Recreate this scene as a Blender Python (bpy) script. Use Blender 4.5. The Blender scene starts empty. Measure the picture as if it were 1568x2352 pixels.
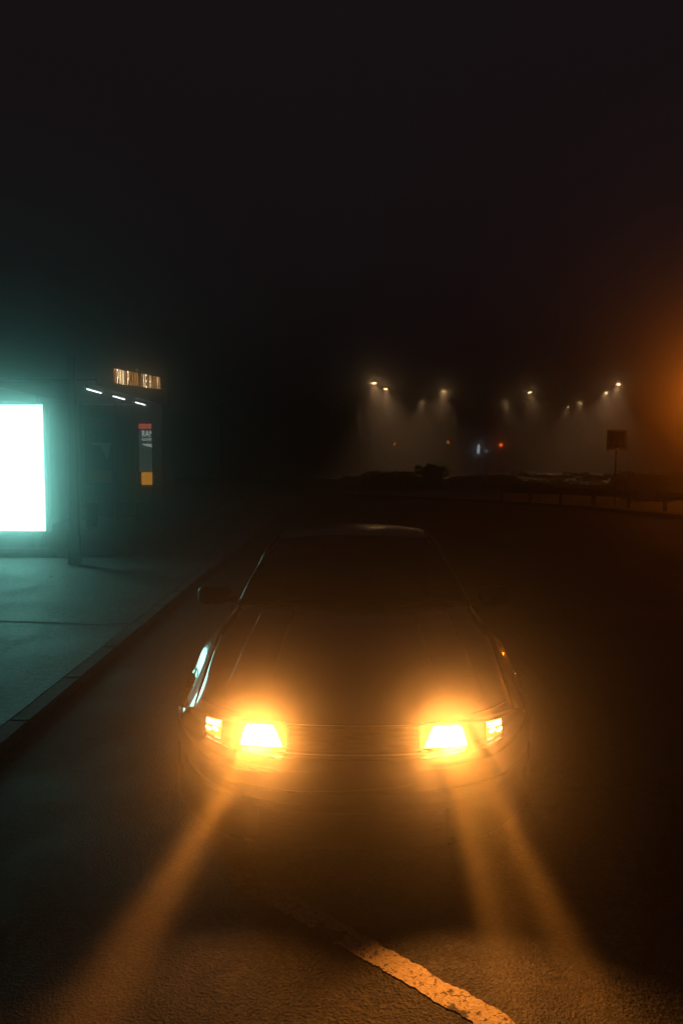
import bpy, bmesh, math, random
from mathutils import Vector, Matrix
R = math.radians
C = bpy.context.scene.collection
scn = bpy.context.scene
random.seed(7)

# ------------------------------------------------------------------ camera, world, exposure
cam = bpy.data.cameras.new('camera'); camo = bpy.data.objects.new('camera', cam); C.objects.link(camo)
camo.location = (0, 0, 1.82); camo.rotation_euler = (R(90-4.0), 0, 0)
cam.sensor_fit = 'VERTICAL'; cam.sensor_height = 36; cam.lens = 36*1755/2352
cam.clip_end = 600; cam.clip_start = 0.05
scn.camera = camo
w = bpy.data.worlds.new('World'); scn.world = w; w.use_nodes = True
wn = w.node_tree.nodes; wl = w.node_tree.links; wn.clear()
wo = wn.new('ShaderNodeOutputWorld'); wb = wn.new('ShaderNodeBackground'); wl.new(wb.outputs[0], wo.inputs[0])
wb.inputs[0].default_value = (0.0088, 0.0060, 0.0073, 1); wb.inputs[1].default_value = 1.0     # town glow on a night sky
scn.view_settings.view_transform = 'Standard'; scn.view_settings.look = 'None'
scn.view_settings.exposure = 0.0; scn.view_settings.gamma = 1.0
scn.cycles.use_denoising = True
scn.cycles.max_bounces = 6; scn.cycles.diffuse_bounces = 2; scn.cycles.glossy_bounces = 3
scn.cycles.volume_bounces = 0; scn.cycles.transparent_max_bounces = 8
scn.cycles.sample_clamp_indirect = 4.0
scn.cycles.caustics_reflective = False; scn.cycles.caustics_refractive = False

HEAD_LENS = 34.0      # radiance of the lit headlamp lenses
BEAM_W = 34.0
SPILL_W = 7.0       # light a headlamp throws slightly upwards         # power of each beam lamp
BOX_RAD = 7.0
FOG_D = 0.046
FOG_G = 0.967
AMBER_W = 7000.0
LAMP_W = 90000.0

# ------------------------------------------------------------------ materials
def nt(name):
    m = bpy.data.materials.new(name); m.use_nodes = True
    t = m.node_tree; t.nodes.clear()
    o = t.nodes.new('ShaderNodeOutputMaterial'); return m, t, o
def pbr(name, col, rough=0.6, metal=0.0, coat=0.0, var=0.15, scale=8.0, bump=0.0, bscale=60.0, spec=0.5, alpha=1.0, ior=1.5):
    m, t, o = nt(name); n = t.nodes; l = t.links
    p = n.new('ShaderNodeBsdfPrincipled'); l.new(p.outputs[0], o.inputs[0])
    tc = n.new('ShaderNodeTexCoord')
    nz = n.new('ShaderNodeTexNoise'); nz.inputs['Scale'].default_value = scale; nz.inputs['Detail'].default_value = 6
    l.new(tc.outputs['Object'], nz.inputs['Vector'])
    r = n.new('ShaderNodeValToRGB'); l.new(nz.outputs['Fac'], r.inputs[0])
    r.color_ramp.elements[0].position = 0.3; r.color_ramp.elements[1].position = 0.7
    r.color_ramp.elements[0].color = [c*(1-var) for c in col] + [1]
    r.color_ramp.elements[1].color = [min(1, c*(1+var)) for c in col] + [1]
    l.new(r.outputs[0], p.inputs['Base Color'])
    p.inputs['Roughness'].default_value = rough; p.inputs['Metallic'].default_value = metal
    p.inputs['Coat Weight'].default_value = coat; p.inputs['Coat Roughness'].default_value = 0.03
    p.inputs['IOR'].default_value = ior
    p.inputs['Specular IOR Level'].default_value = spec; p.inputs['Alpha'].default_value = alpha
    if bump:
        b = n.new('ShaderNodeBump'); b.inputs['Strength'].default_value = bump; b.inputs['Distance'].default_value = 0.01
        n2 = n.new('ShaderNodeTexNoise'); n2.inputs['Scale'].default_value = bscale; n2.inputs['Detail'].default_value = 5
        l.new(tc.outputs['Object'], n2.inputs['Vector']); l.new(n2.outputs['Fac'], b.inputs['Height'])
        l.new(b.outputs[0], p.inputs['Normal'])
    return m
def emit(name, col, s):
    m, t, o = nt(name); e = t.nodes.new('ShaderNodeEmission')
    e.inputs[0].default_value = (*col, 1); e.inputs[1].default_value = s
    t.links.new(e.outputs[0], o.inputs[0]); return m

def asphalt(name, base, rough=0.75, worn=None, agg=95.0, crack=True, bump=1.0, cov=0.5, rvar=.18):
    """worn road surface: stones, patches, cracks; 'worn' = old paint colour lying over it"""
    m, t, o = nt(name); n = t.nodes; l = t.links
    p = n.new('ShaderNodeBsdfPrincipled'); l.new(p.outputs[0], o.inputs[0])
    tc = n.new('ShaderNodeTexCoord')
    def noise(s, d=4, src=None):
        z = n.new('ShaderNodeTexNoise'); z.inputs['Scale'].default_value = s; z.inputs['Detail'].default_value = d
        l.new((src or tc.outputs['Object']), z.inputs['Vector']); return z
    def ramp(src, a, b, ca, cb):
        r = n.new('ShaderNodeValToRGB'); l.new(src, r.inputs[0]); r.color_ramp.elements[0].position = a
        r.color_ramp.elements[1].position = b; r.color_ramp.elements[0].color = (*ca, 1); r.color_ramp.elements[1].color = (*cb, 1); return r
    def mix(f, a, b, mode='MIX'):
        x = n.new('ShaderNodeMix'); x.data_type = 'RGBA'; x.blend_type = mode
        if isinstance(f, float): x.inputs[0].default_value = f
        else: l.new(f, x.inputs[0])
        l.new(a, x.inputs[6]); l.new(b, x.inputs[7]); return x.outputs[2]
    vo = n.new('ShaderNodeTexVoronoi'); vo.inputs['Scale'].default_value = agg; l.new(tc.outputs['Object'], vo.inputs['Vector'])
    stone = n.new('ShaderNodeSeparateColor'); l.new(vo.outputs['Color'], stone.inputs[0])
    d = [c*0.45 for c in base]; h = [min(1, c*1.7) for c in base]
    c1 = ramp(stone.outputs[0], 0.25, 0.95, d, h)
    patch = noise(1.3, 8); c2 = ramp(patch.outputs['Fac'], 0.35, 0.7, (.62,)*3, (1.25,)*3)
    fine = noise(14, 8); c3 = ramp(fine.outputs['Fac'], 0.35, 0.6, (.6,)*3, (1.15,)*3)
    col = mix(1.0, c1.outputs[0], c2.outputs[0], 'MULTIPLY'); col = mix(1.0, col, c3.outputs[0], 'MULTIPLY')
    hgt = noise(80, 7); hs = hgt.outputs['Fac']
    if crack:
        ws = noise(2.2, 6); vm = n.new('ShaderNodeVectorMath'); vm.operation = 'MULTIPLY_ADD'
        l.new(ws.outputs['Color'], vm.inputs[0]); vm.inputs[1].default_value = (.7, .7, 0); l.new(tc.outputs['Object'], vm.inputs[2])
        cv = n.new('ShaderNodeTexVoronoi'); cv.feature = 'DISTANCE_TO_EDGE'; cv.inputs['Scale'].default_value = .8
        l.new(vm.outputs[0], cv.inputs['Vector'])
        cr = ramp(cv.outputs['Distance'], 0.002, 0.011, (.22,)*3, (1,)*3)
        br = noise(1.1, 3); bm_ = ramp(br.outputs['Fac'], 0.45, 0.58, (0, 0, 0), (1, 1, 1))
        one = n.new('ShaderNodeRGB'); one.outputs[0].default_value = (1, 1, 1, 1)
        crm = mix(bm_.outputs[0], one.outputs[0], cr.outputs[0])
        col = mix(1.0, col, crm, 'MULTIPLY')
    if worn:
        pn = noise(7, 9); pf = ramp(pn.outputs['Fac'], cov-.02, cov+.02, (0, 0, 0), (1, 1, 1))
        pc = ramp(stone.outputs[1], 0.0, 1.0, [c*.8 for c in worn], [min(1, c*1.15) for c in worn])
        st = ramp(hgt.outputs['Fac'], 0.36, 0.42, (0, 0, 0), (1, 1, 1))
        f2 = mix(1.0, pf.outputs[0], st.outputs[0], 'MULTIPLY')
        col = mix(f2, col, pc.outputs[0])
    l.new(col, p.inputs['Base Color'])
    rr = ramp(patch.outputs['Fac'], 0.3, 0.7, (rough-rvar,)*3, (rough+.08,)*3); l.new(rr.outputs[0], p.inputs['Roughness'])
    mh = n.new('ShaderNodeMath'); mh.operation = 'MULTIPLY_ADD'; mh.inputs[1].default_value = .6
    l.new(vo.outputs['Distance'], mh.inputs[0]); l.new(hs, mh.inputs[2])
    b = n.new('ShaderNodeBump'); b.inputs['Strength'].default_value = bump; b.inputs['Distance'].default_value = .008
    l.new(mh.outputs[0], b.inputs['Height']); l.new(b.outputs[0], p.inputs['Normal'])
    return m

M = {}
M['road'] = asphalt('worn_asphalt', (.045, .042, .039))
M['paint_line'] = asphalt('worn_road_paint', (.045, .042, .039), worn=(.58, .46, .26), cov=.40, bump=.4)
M['paint_end'] = asphalt('worn_out_road_paint', (.045, .042, .039), worn=(.58, .46, .26), cov=.47, bump=.4)
M['pave'] = asphalt('pavement_asphalt', (.22, .23, .22), rough=.55, agg=62, rvar=.03, crack=False)
M['plat'] = asphalt('platform_concrete', (.22, .22, .21), rough=.7, agg=120, crack=True)
M['kerb'] = pbr('kerb_concrete', (.20, .20, .20), .75, var=.3, scale=9, bump=.5, bscale=80)
M['joint'] = pbr('joint_tar', (.02, .02, .02), .8, bump=.3)
M['carpaint'] = pbr('dark_car_paint', (.014, .006, .006), .10, coat=1.0, var=.04, scale=3, spec=.6)
M['trim'] = pbr('black_trim', (.012, .012, .012), .45, bump=.15, bscale=200)
M['rubber'] = pbr('tyre_rubber', (.015, .015, .015), .85, bump=.3, bscale=90)
M['alloy'] = pbr('alloy_metal', (.35, .35, .36), .35, metal=1.0, var=.1)
M['chrome'] = pbr('chrome_metal', (.65, .65, .66), .12, metal=1.0, var=.03)
M['glass'] = pbr('tinted_glass', (.006, .006, .007), .03, var=.0, alpha=.93, spec=.6)
M['fabric'] = pbr('seat_fabric', (.03, .03, .03), .9, var=.3, scale=60)
M['tail'] = pbr('red_lens', (.25, .01, .01), .15, var=.1)
M['steel'] = pbr('galvanised_steel', (.16, .165, .17), .5, metal=.6, var=.3, scale=5, bump=.2)
M['darksteel'] = pbr('dark_painted_steel', (.022, .022, .022), .75, var=.35, scale=7, bump=.2)
M['blackpole'] = pbr('black_pole_paint', (.010, .010, .010), .9, var=.3, spec=.1)
M['redsteel'] = pbr('red_brown_paint', (.14, .025, .02), .6, var=.35, scale=7, bump=.2)
M['panelgrey'] = pbr('grey_panel', (.22, .23, .22), .55, var=.25, scale=3, bump=.15)
M['whitepaint'] = pbr('white_paint', (.62, .62, .60), .5, var=.12, scale=5)
M['bluesign'] = pbr('blue_sign_film', (.012, .04, .20), .35, var=.1)
M['yellowfilm'] = pbr('yellow_sign_film', (.60, .42, .03), .4, var=.1)
M['shglass'] = pbr('shelter_glass', (.05, .07, .07), .05, var=.2, alpha=.22)
M['teal'] = pbr('teal_plastic', (.004, .10, .13), .5, var=.2)
M['wood'] = pbr('bench_slats', (.20, .18, .14), .6, var=.3, scale=12)
M['leaf'] = pbr('leaf_green', (.045, .07, .03), .6, var=.5, scale=4)
M['bark'] = pbr('bark', (.06, .045, .035), .9, var=.4, scale=20, bump=.5)
M['lens'] = emit('headlamp_glow', (1.0, .34, .05), HEAD_LENS)
M['ind'] = emit('indicator_glow', (1.0, .36, .045), 1.3)
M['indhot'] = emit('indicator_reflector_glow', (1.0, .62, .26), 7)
M['box'] = emit('light_box_glow', (.32, 1.0, .86), BOX_RAD)
M['tube'] = emit('tube_glow', (.9, 1.0, .95), 7)
M['letter'] = emit('letter_face_glow', (1.0, .72, .38), 3.6)
M['letterdim'] = emit('letter_dim_glow', (1.0, .44, .09), .8)
M['letterside'] = emit('letter_side_glow', (1.0, .30, .03), .6)
M['sodium'] = emit('street_lamp_glow', (1.0, .58, .25), 170)
M['amber'] = emit('amber_glow', (1.0, .22, .012), 60)
M['red'] = emit('red_signal_glow', (1.0, .09, .015), 26)
M['posterwhite'] = emit('poster_lettering_glow', (.85, .95, .9), .7)
M['cool'] = emit('cool_white_glow', (.75, .9, 1.0), 4)

# ------------------------------------------------------------------ helpers
def link(name, bm, mats, parent=None, smooth=False):
    me = bpy.data.meshes.new(name)
    bmesh.ops.recalc_face_normals(bm, faces=bm.faces)
    if smooth:
        for f in bm.faces: f.smooth = True
    bm.to_mesh(me); bm.free()
    for m in (mats if isinstance(mats, (list, tuple)) else [mats]): me.materials.append(m)
    o = bpy.data.objects.new(name, me); C.objects.link(o)
    if parent: o.parent = parent
    return o
def tag(o, label, cat, group=None):
    o['label'] = label; o['category'] = cat
    if group: o['group'] = group
    return o
def thing(name, label, cat, loc=(0, 0, 0), rz=0, group=None):
    o = bpy.data.objects.new(name, None); C.objects.link(o); o.location = loc; o.rotation_euler = (0, 0, rz)
    o.empty_display_size = .2
    return tag(o, label, cat, group)
def struct(name, bm, m, kind='structure', smooth=False):
    o = link(name, bm, m, smooth=smooth); o['kind'] = kind; return o
def box(bm, x0, x1, y0, y1, z0, z1, mi=0, bev=0.0):
    vs = [bm.verts.new((x, y, z)) for x in (x0, x1) for y in (y0, y1) for z in (z0, z1)]
    fs = []
    for q in ((0, 1, 3, 2), (4, 6, 7, 5), (0, 4, 5, 1), (2, 3, 7, 6), (0, 2, 6, 4), (1, 5, 7, 3)):
        f = bm.faces.new([vs[i] for i in q]); f.material_index = mi; fs.append(f)
    if bev:
        es = list({e for f in fs for e in f.edges})
        bmesh.ops.bevel(bm, geom=es, offset=bev, segments=2, affect='EDGES', profile=.5)
    return vs
def tube(bm, pts, rad, seg=10, mi=0, cap=True):
    """a bent, possibly tapering tube through points"""
    pts = [Vector(p) for p in pts]; rings = []
    if not isinstance(rad, (list, tuple)): rad = [rad]*len(pts)
    up0 = None
    for i, p in enumerate(pts):
        d = (pts[min(i+1, len(pts)-1)] - pts[max(i-1, 0)]).normalized()
        a = up0 if up0 is not None else (Vector((0, 0, 1)) if abs(d.z) < .9 else Vector((0, 1, 0)))
        s = d.cross(a).normalized(); u = s.cross(d).normalized(); up0 = u
        rings.append([bm.verts.new(p + (s*math.cos(k*2*math.pi/seg) + u*math.sin(k*2*math.pi/seg))*rad[i]) for k in range(seg)])
    for a, b in zip(rings, rings[1:]):
        for k in range(seg):
            f = bm.faces.new((a[k], a[(k+1) % seg], b[(k+1) % seg], b[k])); f.material_index = mi; f.smooth = True
    if cap:
        for r_ in (rings[0], rings[-1]):
            f = bm.faces.new(r_); f.material_index = mi
def lathe(bm, prof, seg=28, M4=None, mi=0, close=False):
    """profile of (radius, height) turned about local Z"""
    M4 = M4 or Matrix(); rings = []
    for r_, z in prof:
        rings.append([bm.verts.new(M4 @ Vector((r_*math.cos(k*2*math.pi/seg), r_*math.sin(k*2*math.pi/seg), z))) for k in range(seg)])
    prs = list(zip(rings, rings[1:])) + ([(rings[-1], rings[0])] if close else [])
    for a, b in prs:
        for k in range(seg):
            f = bm.faces.new((a[k], a[(k+1) % seg], b[(k+1) % seg], b[k])); f.smooth = True; f.material_index = mi
    if not close:
        for r_ in (rings[0], rings[-1]):
            bm.faces.new(r_).material_index = mi
def grid(bm, fn, nu, nv, mi=0, skip=None):
    vs = [[bm.verts.new(fn(i/(nu-1), j/(nv-1))) for j in range(nv)] for i in range(nu)]
    for i in range(nu-1):
        for j in range(nv-1):
            if skip and skip(i, j): continue
            f = bm.faces.new((vs[i][j], vs[i+1][j], vs[i+1][j+1], vs[i][j+1])); f.smooth = True; f.material_index = mi
    return vs
def crv(keys, t):
    """smooth (Catmull-Rom) interpolation of tuples keyed by their first value"""
    if t <= keys[0][0]: return Vector(keys[0][1:])
    if t >= keys[-1][0]: return Vector(keys[-1][1:])
    for i in range(len(keys)-1):
        if keys[i][0] <= t <= keys[i+1][0]:
            k0 = keys[max(i-1, 0)]; k1 = keys[i]; k2 = keys[i+1]; k3 = keys[min(i+2, len(keys)-1)]
            h = k2[0]-k1[0]; u = (t-k1[0])/h
            P1 = Vector(k1[1:]); P2 = Vector(k2[1:])
            m1 = (P2-Vector(k0[1:]))/(k2[0]-k0[0])*h if k2[0] != k0[0] else P2-P1
            m2 = (Vector(k3[1:])-P1)/(k3[0]-k1[0])*h
            return (2*u**3-3*u*u+1)*P1 + (u**3-2*u*u+u)*m1 + (-2*u**3+3*u*u)*P2 + (u**3-u*u)*m2
def spot(name, loc, aim, power, col, deg, blend, parent=None, rad=.03):
    l = bpy.data.lights.new(name, 'SPOT'); l.energy = power; l.color = col; l.spot_size = R(deg); l.spot_blend = blend; l.shadow_soft_size = rad
    o = bpy.data.objects.new(name, l); C.objects.link(o); o.location = loc
    o.rotation_euler = (Vector(aim)-Vector(loc)).to_track_quat('-Z', 'Y').to_euler()
    if parent: o.parent = parent
    return o
def point(name, loc, power, col, parent=None, rad=.1):
    l = bpy.data.lights.new(name, 'POINT'); l.energy = power; l.color = col; l.shadow_soft_size = rad
    o = bpy.data.objects.new(name, l); C.objects.link(o); o.location = loc
    if parent: o.parent = parent
    return o
def copy_tree(o, parent=None):
    c = o.copy(); C.objects.link(c); c.parent = parent
    for ch in list(o.children): copy_tree(ch, c)
    return c

# ------------------------------------------------------------------ ground, road, pavements
bm = bmesh.new(); grid(bm, lambda u, v: (-95+190*u, -12+150*v, 0), 20, 20); struct('road', bm, M['road'])
PZ = .07     # pavement on the left, up to the kerb
bm = bmesh.new(); box(bm, -30, -2.23, -10, 13.45, -.2, PZ); box(bm, -4.05, -2.23, 13.45, 60, -.2, PZ-.001)
struct('pavement', bm, M['pave'])
def kerb_run(name, x0, y0, x1, y1, wd, z0, z1, step=1.0):
    bm = bmesh.new(); a = Vector((x0, y0, 0)); b = Vector((x1, y1, 0)); L = (b-a).length; d = (b-a)/L; s = Vector((-d.y, d.x, 0))
    n_ = int(L/step)
    for i in range(n_):
        p = a + d*(i*step+.006); q = a + d*((i+1)*step-.006); dz = random.uniform(-.003, .003)
        vs = []
        for (P, z) in ((p, z0), (p, z1+dz), (q, z0), (q, z1+dz)):
            for sg in (0, wd): vs.append(bm.verts.new(P + s*sg + Vector((0, 0, z))))
        fs = [bm.faces.new([vs[k] for k in qd]) for qd in ((0, 1, 3, 2), (4, 6, 7, 5), (0, 2, 6, 4), (1, 5, 7, 3), (2, 3, 7, 6), (0, 4, 5, 1))]
        bmesh.ops.bevel(bm, geom=list({e for f in fs for e in f.edges}), offset=.012, segments=2, affect='EDGES')
    return struct(name, bm, M['kerb'])
kerb_run('kerb', -2.08, -6, -2.08, 58, .145, -.1, PZ+.006)
# pavement joint: a shallow tar-filled gap
bm = bmesh.new()
pts = [(-2.24+.0, 8.02), (-2.6, 7.96), (-3.1, 8.05), (-3.7, 8.13), (-4.6, 8.35), (-6.5, 8.6), (-9, 9.0)]
tp = [bm.verts.new((x, y+random.uniform(.008, .022), PZ+.004)) for x, y in pts]; bt = [bm.verts.new((x, y-random.uniform(.008, .022), PZ+.004)) for x, y in pts]
for i in range(len(pts)-1): bm.faces.new((tp[i], tp[i+1], bt[i+1], bt[i]))
struct('pavement_joint', bm, M['joint'])
bm = bmesh.new(); box(bm, -30, -4.05, 13.62, 60, -.2, .22); struct('bus_stop_platform', bm, M['plat'])
kerb_run('platform_kerb', -4.05, 13.46, -30, 13.46, -.15, -.1, .226)
kerb_run('platform_side_kerb', -4.05, 13.62, -4.05, 56, -.0 + .14, -.1, .228).location = (.145, 0, 0)
# pavement on the right, beyond the road
bm = bmesh.new()
poly = [(13.2, 16), (10.0, 23.6), (8.8, 27.2), (6.5, 31), (2.5, 35), (-2, 38), (-2, 44), (40, 44), (60, 30), (60, 16)]
for z_ in (.12,):
    top = [bm.verts.new((x, y, z_)) for x, y in poly]; bot = [bm.verts.new((x, y, -.1)) for x, y in poly]
    bm.faces.new(top)
    for i in range(len(poly)): bm.faces.new((top[i], top[(i+1) % len(poly)], bot[(i+1) % len(poly)], bot[i]))
struct('far_pavement', bm, M['pave'])
# worn painted line in front of the car
bm = bmesh.new(); a = Vector((-.50, 3.26, .004)); b = Vector((.64, 2.215, .004)); d = (b-a).normalized(); s = Vector((-d.y, d.x, 0))
rows = []; wl_ = wr_ = 0
for i in range(161):
    p = a.lerp(b, i/160); wl_ = wl_*.6+random.uniform(-.005, .005); wr_ = wr_*.6+random.uniform(-.005, .005)
    en = min(1, .45+i/30, .35+(160-i)/30)
    rows.append((bm.verts.new(p + s*(.054+wl_)*en), bm.verts.new(p - s*(.052+wr_)*en)))
for k, (p, q) in enumerate(zip(rows, rows[1:])): bm.faces.new((p[0], p[1], q[1], q[0])).material_index = 1 if (k < 20 or k > 132) else 0
struct('road_marking', bm, [M['paint_line'], M['paint_end']])
# fallen leaves and litter on the pavement
bm = bmesh.new()
for i in range(160):
    x = random.uniform(-4.8, -2.4); y = random.uniform(3, 12.5); a = random.uniform(0, 6.3); s_ = random.uniform(.012, .035)
    vs = [bm.verts.new((x+math.cos(a+k)*s_*m_, y+math.sin(a+k)*s_*m_, PZ+.006+random.uniform(0, .012))) for k, m_ in ((0, 1), (1.2, .5), (3.14, 1), (4.3, .5))]
    bm.faces.new(vs)
struct('fallen_leaves', bm, pbr('dry_leaf', (.30, .26, .18), .6, var=.4), kind='stuff')

# ------------------------------------------------------------------ the car (local y runs backwards from the nose)
car = thing('parked_car', 'dark glossy sedan facing the viewer with its amber headlights on', 'car',
            (28/1755*3.10, 3.10, 0), R(-.914))
PL = [(0, 0), (.2, .012), (.35, .045), (.5, .115), (.62, .205), (.72, .32), (.80, .45), (.85, .56), (.875, .66)]
def plan(x): x = abs(x); return crv([(a_, b_, 0) for a_, b_ in PL], x)[0]
# half sections: y : (x,z) of the shoulder line points A..K
SEC = {
 0.00: [(0, .722), (.30, .720), (.38, .717), (.56, .703), (.70, .688), (.78, .652), (.835, .565), (.860, .50), (.865, .40), (.855, .28), (.82, .20)],
 0.35: [(0, .768), (.30, .765), (.39, .769), (.59, .754), (.72, .733), (.80, .668), (.860, .612), (.878, .52), (.880, .40), (.868, .28), (.83, .19)],
 0.80: [(0, .818), (.30, .815), (.395, .822), (.600, .812), (.735, .795), (.800, .742), (.873, .679), (.899, .57), (.890, .40), (.870, .28), (.84, .18)],
 1.25: [(0, .868), (.30, .864), (.41, .869), (.620, .857), (.745, .838), (.812, .783), (.874, .729), (.892, .57), (.878, .40), (.862, .28), (.84, .17)],
 1.75: [(0, .910), (.30, .905), (.43, .904), (.640, .893), (.745, .866), (.808, .806), (.858, .712), (.878, .56), (.872, .40), (.860, .28), (.84, .17)],
 2.60: [(0, .920), (.30, .920), (.45, .918), (.660, .907), (.750, .876), (.812, .806), (.860, .700), (.880, .55), (.874, .40), (.862, .28), (.84, .17)],
 3.50: [(0, .950), (.30, .948), (.45, .945), (.660, .930), (.750, .890), (.815, .800), (.868, .670), (.886, .52), (.880, .40), (.868, .28), (.84, .18)],
 4.10: [(0, .955), (.30, .953), (.45, .948), (.630, .930), (.730, .880), (.795, .790), (.850, .660), (.868, .52), (.864, .40), (.850, .28), (.82, .20)],
 4.50: [(0, .930), (.30, .928), (.42, .920), (.58, .900), (.68, .850), (.750, .760), (.800, .640), (.820, .52), (.815, .40), (.800, .28), (.77, .22)],
}
YK = sorted(SEC); NJ = 11
LEN = 4.5
def prof(y, v):
    """v in 0..10 along the half section"""
    pts = []
    for j in range(NJ):
        pts.append((j, *crv([(k, *SEC[k][j]) for k in YK], y)))
    return crv([(p[0], p[1], p[2]) for p in pts], v)
def body_pt(u, v):
    """u 0..1 nose to tail, v 0..10"""
    # front edge follows the curved nose plan
    x0 = prof(0, v)[0]; ys = plan(min(x0, .862)) if v < 7 else plan(.862)
    y = ys + (LEN-ys)*u
    ysec = max(0, (y-ys*.999)) if y < .9 else y
    ysec = y - ys*max(0, 1-(y-ys)/.9) if y-ys < .9 else y
    p = prof(ysec, v); z = p[1]
    if v < 4.3 and y < 1.9:      # pressed creases of the bonnet
        env = min(1, max(0, (y-.30)/.35))*min(1, max(0, (1.75-y)/.5)); k_ = lambda e: 1-min(1, max(0, (p[0]-e)/.016))
        z += env*(.008*k_(.385-.02*y)+.010*k_(.600-.03*y)-.010)
    return Vector((p[0], y, z))
WC = [(.88, .305), (3.52, .305)]; WR = .365
def body_panel(name, u0f, u1f, v0, v1, nu, nv, mat, sides=None, arch=False, parent=car):
    if sides is None and v0 > 0:
        for sg in (1, -1): body_panel(name, u0f, u1f, v0, v1, nu, nv, mat, (sg,), arch, parent)
        return
    bm = bmesh.new()
    for sg in (sides or (1, -1)):
        def fn(a_, b_):
            v = v0+(v1-v0)*b_; u0 = u0f(v) if callable(u0f) else u0f; u1 = u1f(v) if callable(u1f) else u1f
            p = body_pt(u0+(u1-u0)*a_, v)
            if arch:
                for cy, cz in WC:
                    dy = p.y-cy; dz = p.z-cz; r_ = math.hypot(dy, dz)
                    if abs(r_-WR) < .022 and p.z > cz-.1: p.y = cy+dy/r_*WR; p.z = cz+dz/r_*WR; p.x += .006
            return Vector((p.x*sg, p.y, p.z))
        vs = grid(bm, fn, nu, nv)
    if arch:
        dead = [f for f in bm.faces if any(math.hypot(f.calc_center_median().y-cy, f.calc_center_median().z-cz) < WR-.004 for cy, cz in WC)]
        bmesh.ops.delete(bm, geom=dead, context='FACES')
        # rolled lip of each arch
        es = [e for e in bm.edges if e.is_boundary and any(abs(math.hypot(w_.co.y-cy, w_.co.z-cz)-WR) < .012 for w_ in e.verts for cy, cz in WC) and
              all(any(math.hypot(w_.co.y-cy, w_.co.z-cz) < WR+.03 for cy, cz in WC) for w_ in e.verts)]
        ex = bmesh.ops.extrude_edge_only(bm, edges=es)
        for g in ex['geom']:
            if isinstance(g, bmesh.types.BMVert): g.co.x -= math.copysign(.035, g.co.x)
    bmesh.ops.remove_doubles(bm, verts=bm.verts, dist=.0004)
    return link(name, bm, mat, parent, smooth=True)
# u of a given y for the panel gaps
def uy(y, v):
    x0 = prof(0, v)[0]; ys = plan(min(x0, .862)) if v < 7 else plan(.862); return (y-ys)/(LEN-ys)
GV = 4.35            # hood / fender gap lies on the shoulder
hood = body_panel('hood', 0.0, lambda v: uy(1.62+.16*(v/GV)**2, v), 0, GV-.05, 60, 190, M['carpaint'])
body_panel('front_fender', 0.0, lambda v: uy(1.44, v), GV+.05, 10, 50, 60, M['carpaint'], arch=True)
body_panel('front_door', lambda v: uy(1.452, v), lambda v: uy(2.50, v), 4.0, 9.6, 26, 40, M['carpaint'])
body_panel('rear_door', lambda v: uy(2.512, v), lambda v: uy(3.30, v), 4.0, 9.6, 26, 40, M['carpaint'])
body_panel('sill', lambda v: uy(1.30, v), lambda v: uy(3.2, v), 9.62, 10, 20, 5, M['trim'])
body_panel('rear_fender', lambda v: uy(3.312, v), 1.0, 3.6, 10, 44, 60, M['carpaint'], arch=True)
body_panel('cowl', lambda v: uy(1.64+.16*(v/GV)**2, v), lambda v: uy(1.95, v), 0, 4.0, 8, 24, M['trim'])
body_panel('boot_lid', lambda v: uy(3.72, v), 1.0, 0, 3.58, 20, 30, M['carpaint'])
# underbody, tub and inner wings (keep light from passing through the car)
bm = bmesh.new(); box(bm, -.60, .60, .30, 4.4, .20, .56, bev=.03); box(bm, -.76, .76, 1.35, 3.05, .22, .60, bev=.03)
box(bm, -.62, .62, 1.3, 1.42, .55, .80, bev=.02); link('floor_pan', bm, M['trim'], car)
for cy, cz in WC:
    for sg in (-1, 1):
        bm = bmesh.new()
        lathe(bm, [(WR, 0), (WR, .23), (.1, .235)], 32, Matrix.Translation((sg*.62, cy, cz)) @ Matrix.Rotation(sg*math.pi/2, 4, 'Y') @ Matrix.Translation((0, 0, .005)))
        for v_ in list(bm.verts):
            if v_.co.z < .17: v_.co.z = .17
        bmesh.ops.delete(bm, geom=[f for f in bm.faces if len(f.verts) > 4 and abs(f.calc_center_median().x) > .7], context='FACES_ONLY')
        link('wheel_arch_liner', bm, M['trim'], car, smooth=True)
# rear end
bm = bmesh.new()
def tail(a_, b_):
    v = 10*b_; p = body_pt(1.0, v); return Vector((p.x*(1-a_*.0), p.y+.05*a_*(1-(p.x/.85)**2), p.z))
for sg in (-1, 1):
    L_ = [bm.verts.new((sg*body_pt(1.0, v*.5).x, LEN-.002, body_pt(1.0, v*.5).z)) for v in range(21)]
    cN = [bm.verts.new((0, LEN+.05, z_.co.z)) for z_ in L_]
    for i in range(20):
        try: bm.faces.new((L_[i], L_[i+1], cN[i+1], cN[i]))
        except ValueError: pass
bmesh.ops.remove_doubles(bm, verts=bm.verts, dist=.0005); link('rear_panel', bm, M['carpaint'], car, smooth=True)
bm = bmesh.new()
for z0, z1, o_ in ((.26, .52, .09),):
    def rb(a_, b_):
        x = -.84+1.68*a_; y = LEN + .11 - .18*(abs(x)/.84)**3; z = z0+(z1-z0)*b_
        return Vector((x, y - .05*abs(2*b_-1)**3, z))
    grid(bm, rb, 40, 10)
link('rear_bumper', bm, M['carpaint'], car, smooth=True)
for sg in (-1, 1):
    bm = bmesh.new(); box(bm, min(sg*.50, sg*.74), max(sg*.50, sg*.74), LEN-.03, LEN+.035, .66, .82, bev=.015); link('tail_light', bm, M['tail'], car)
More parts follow.
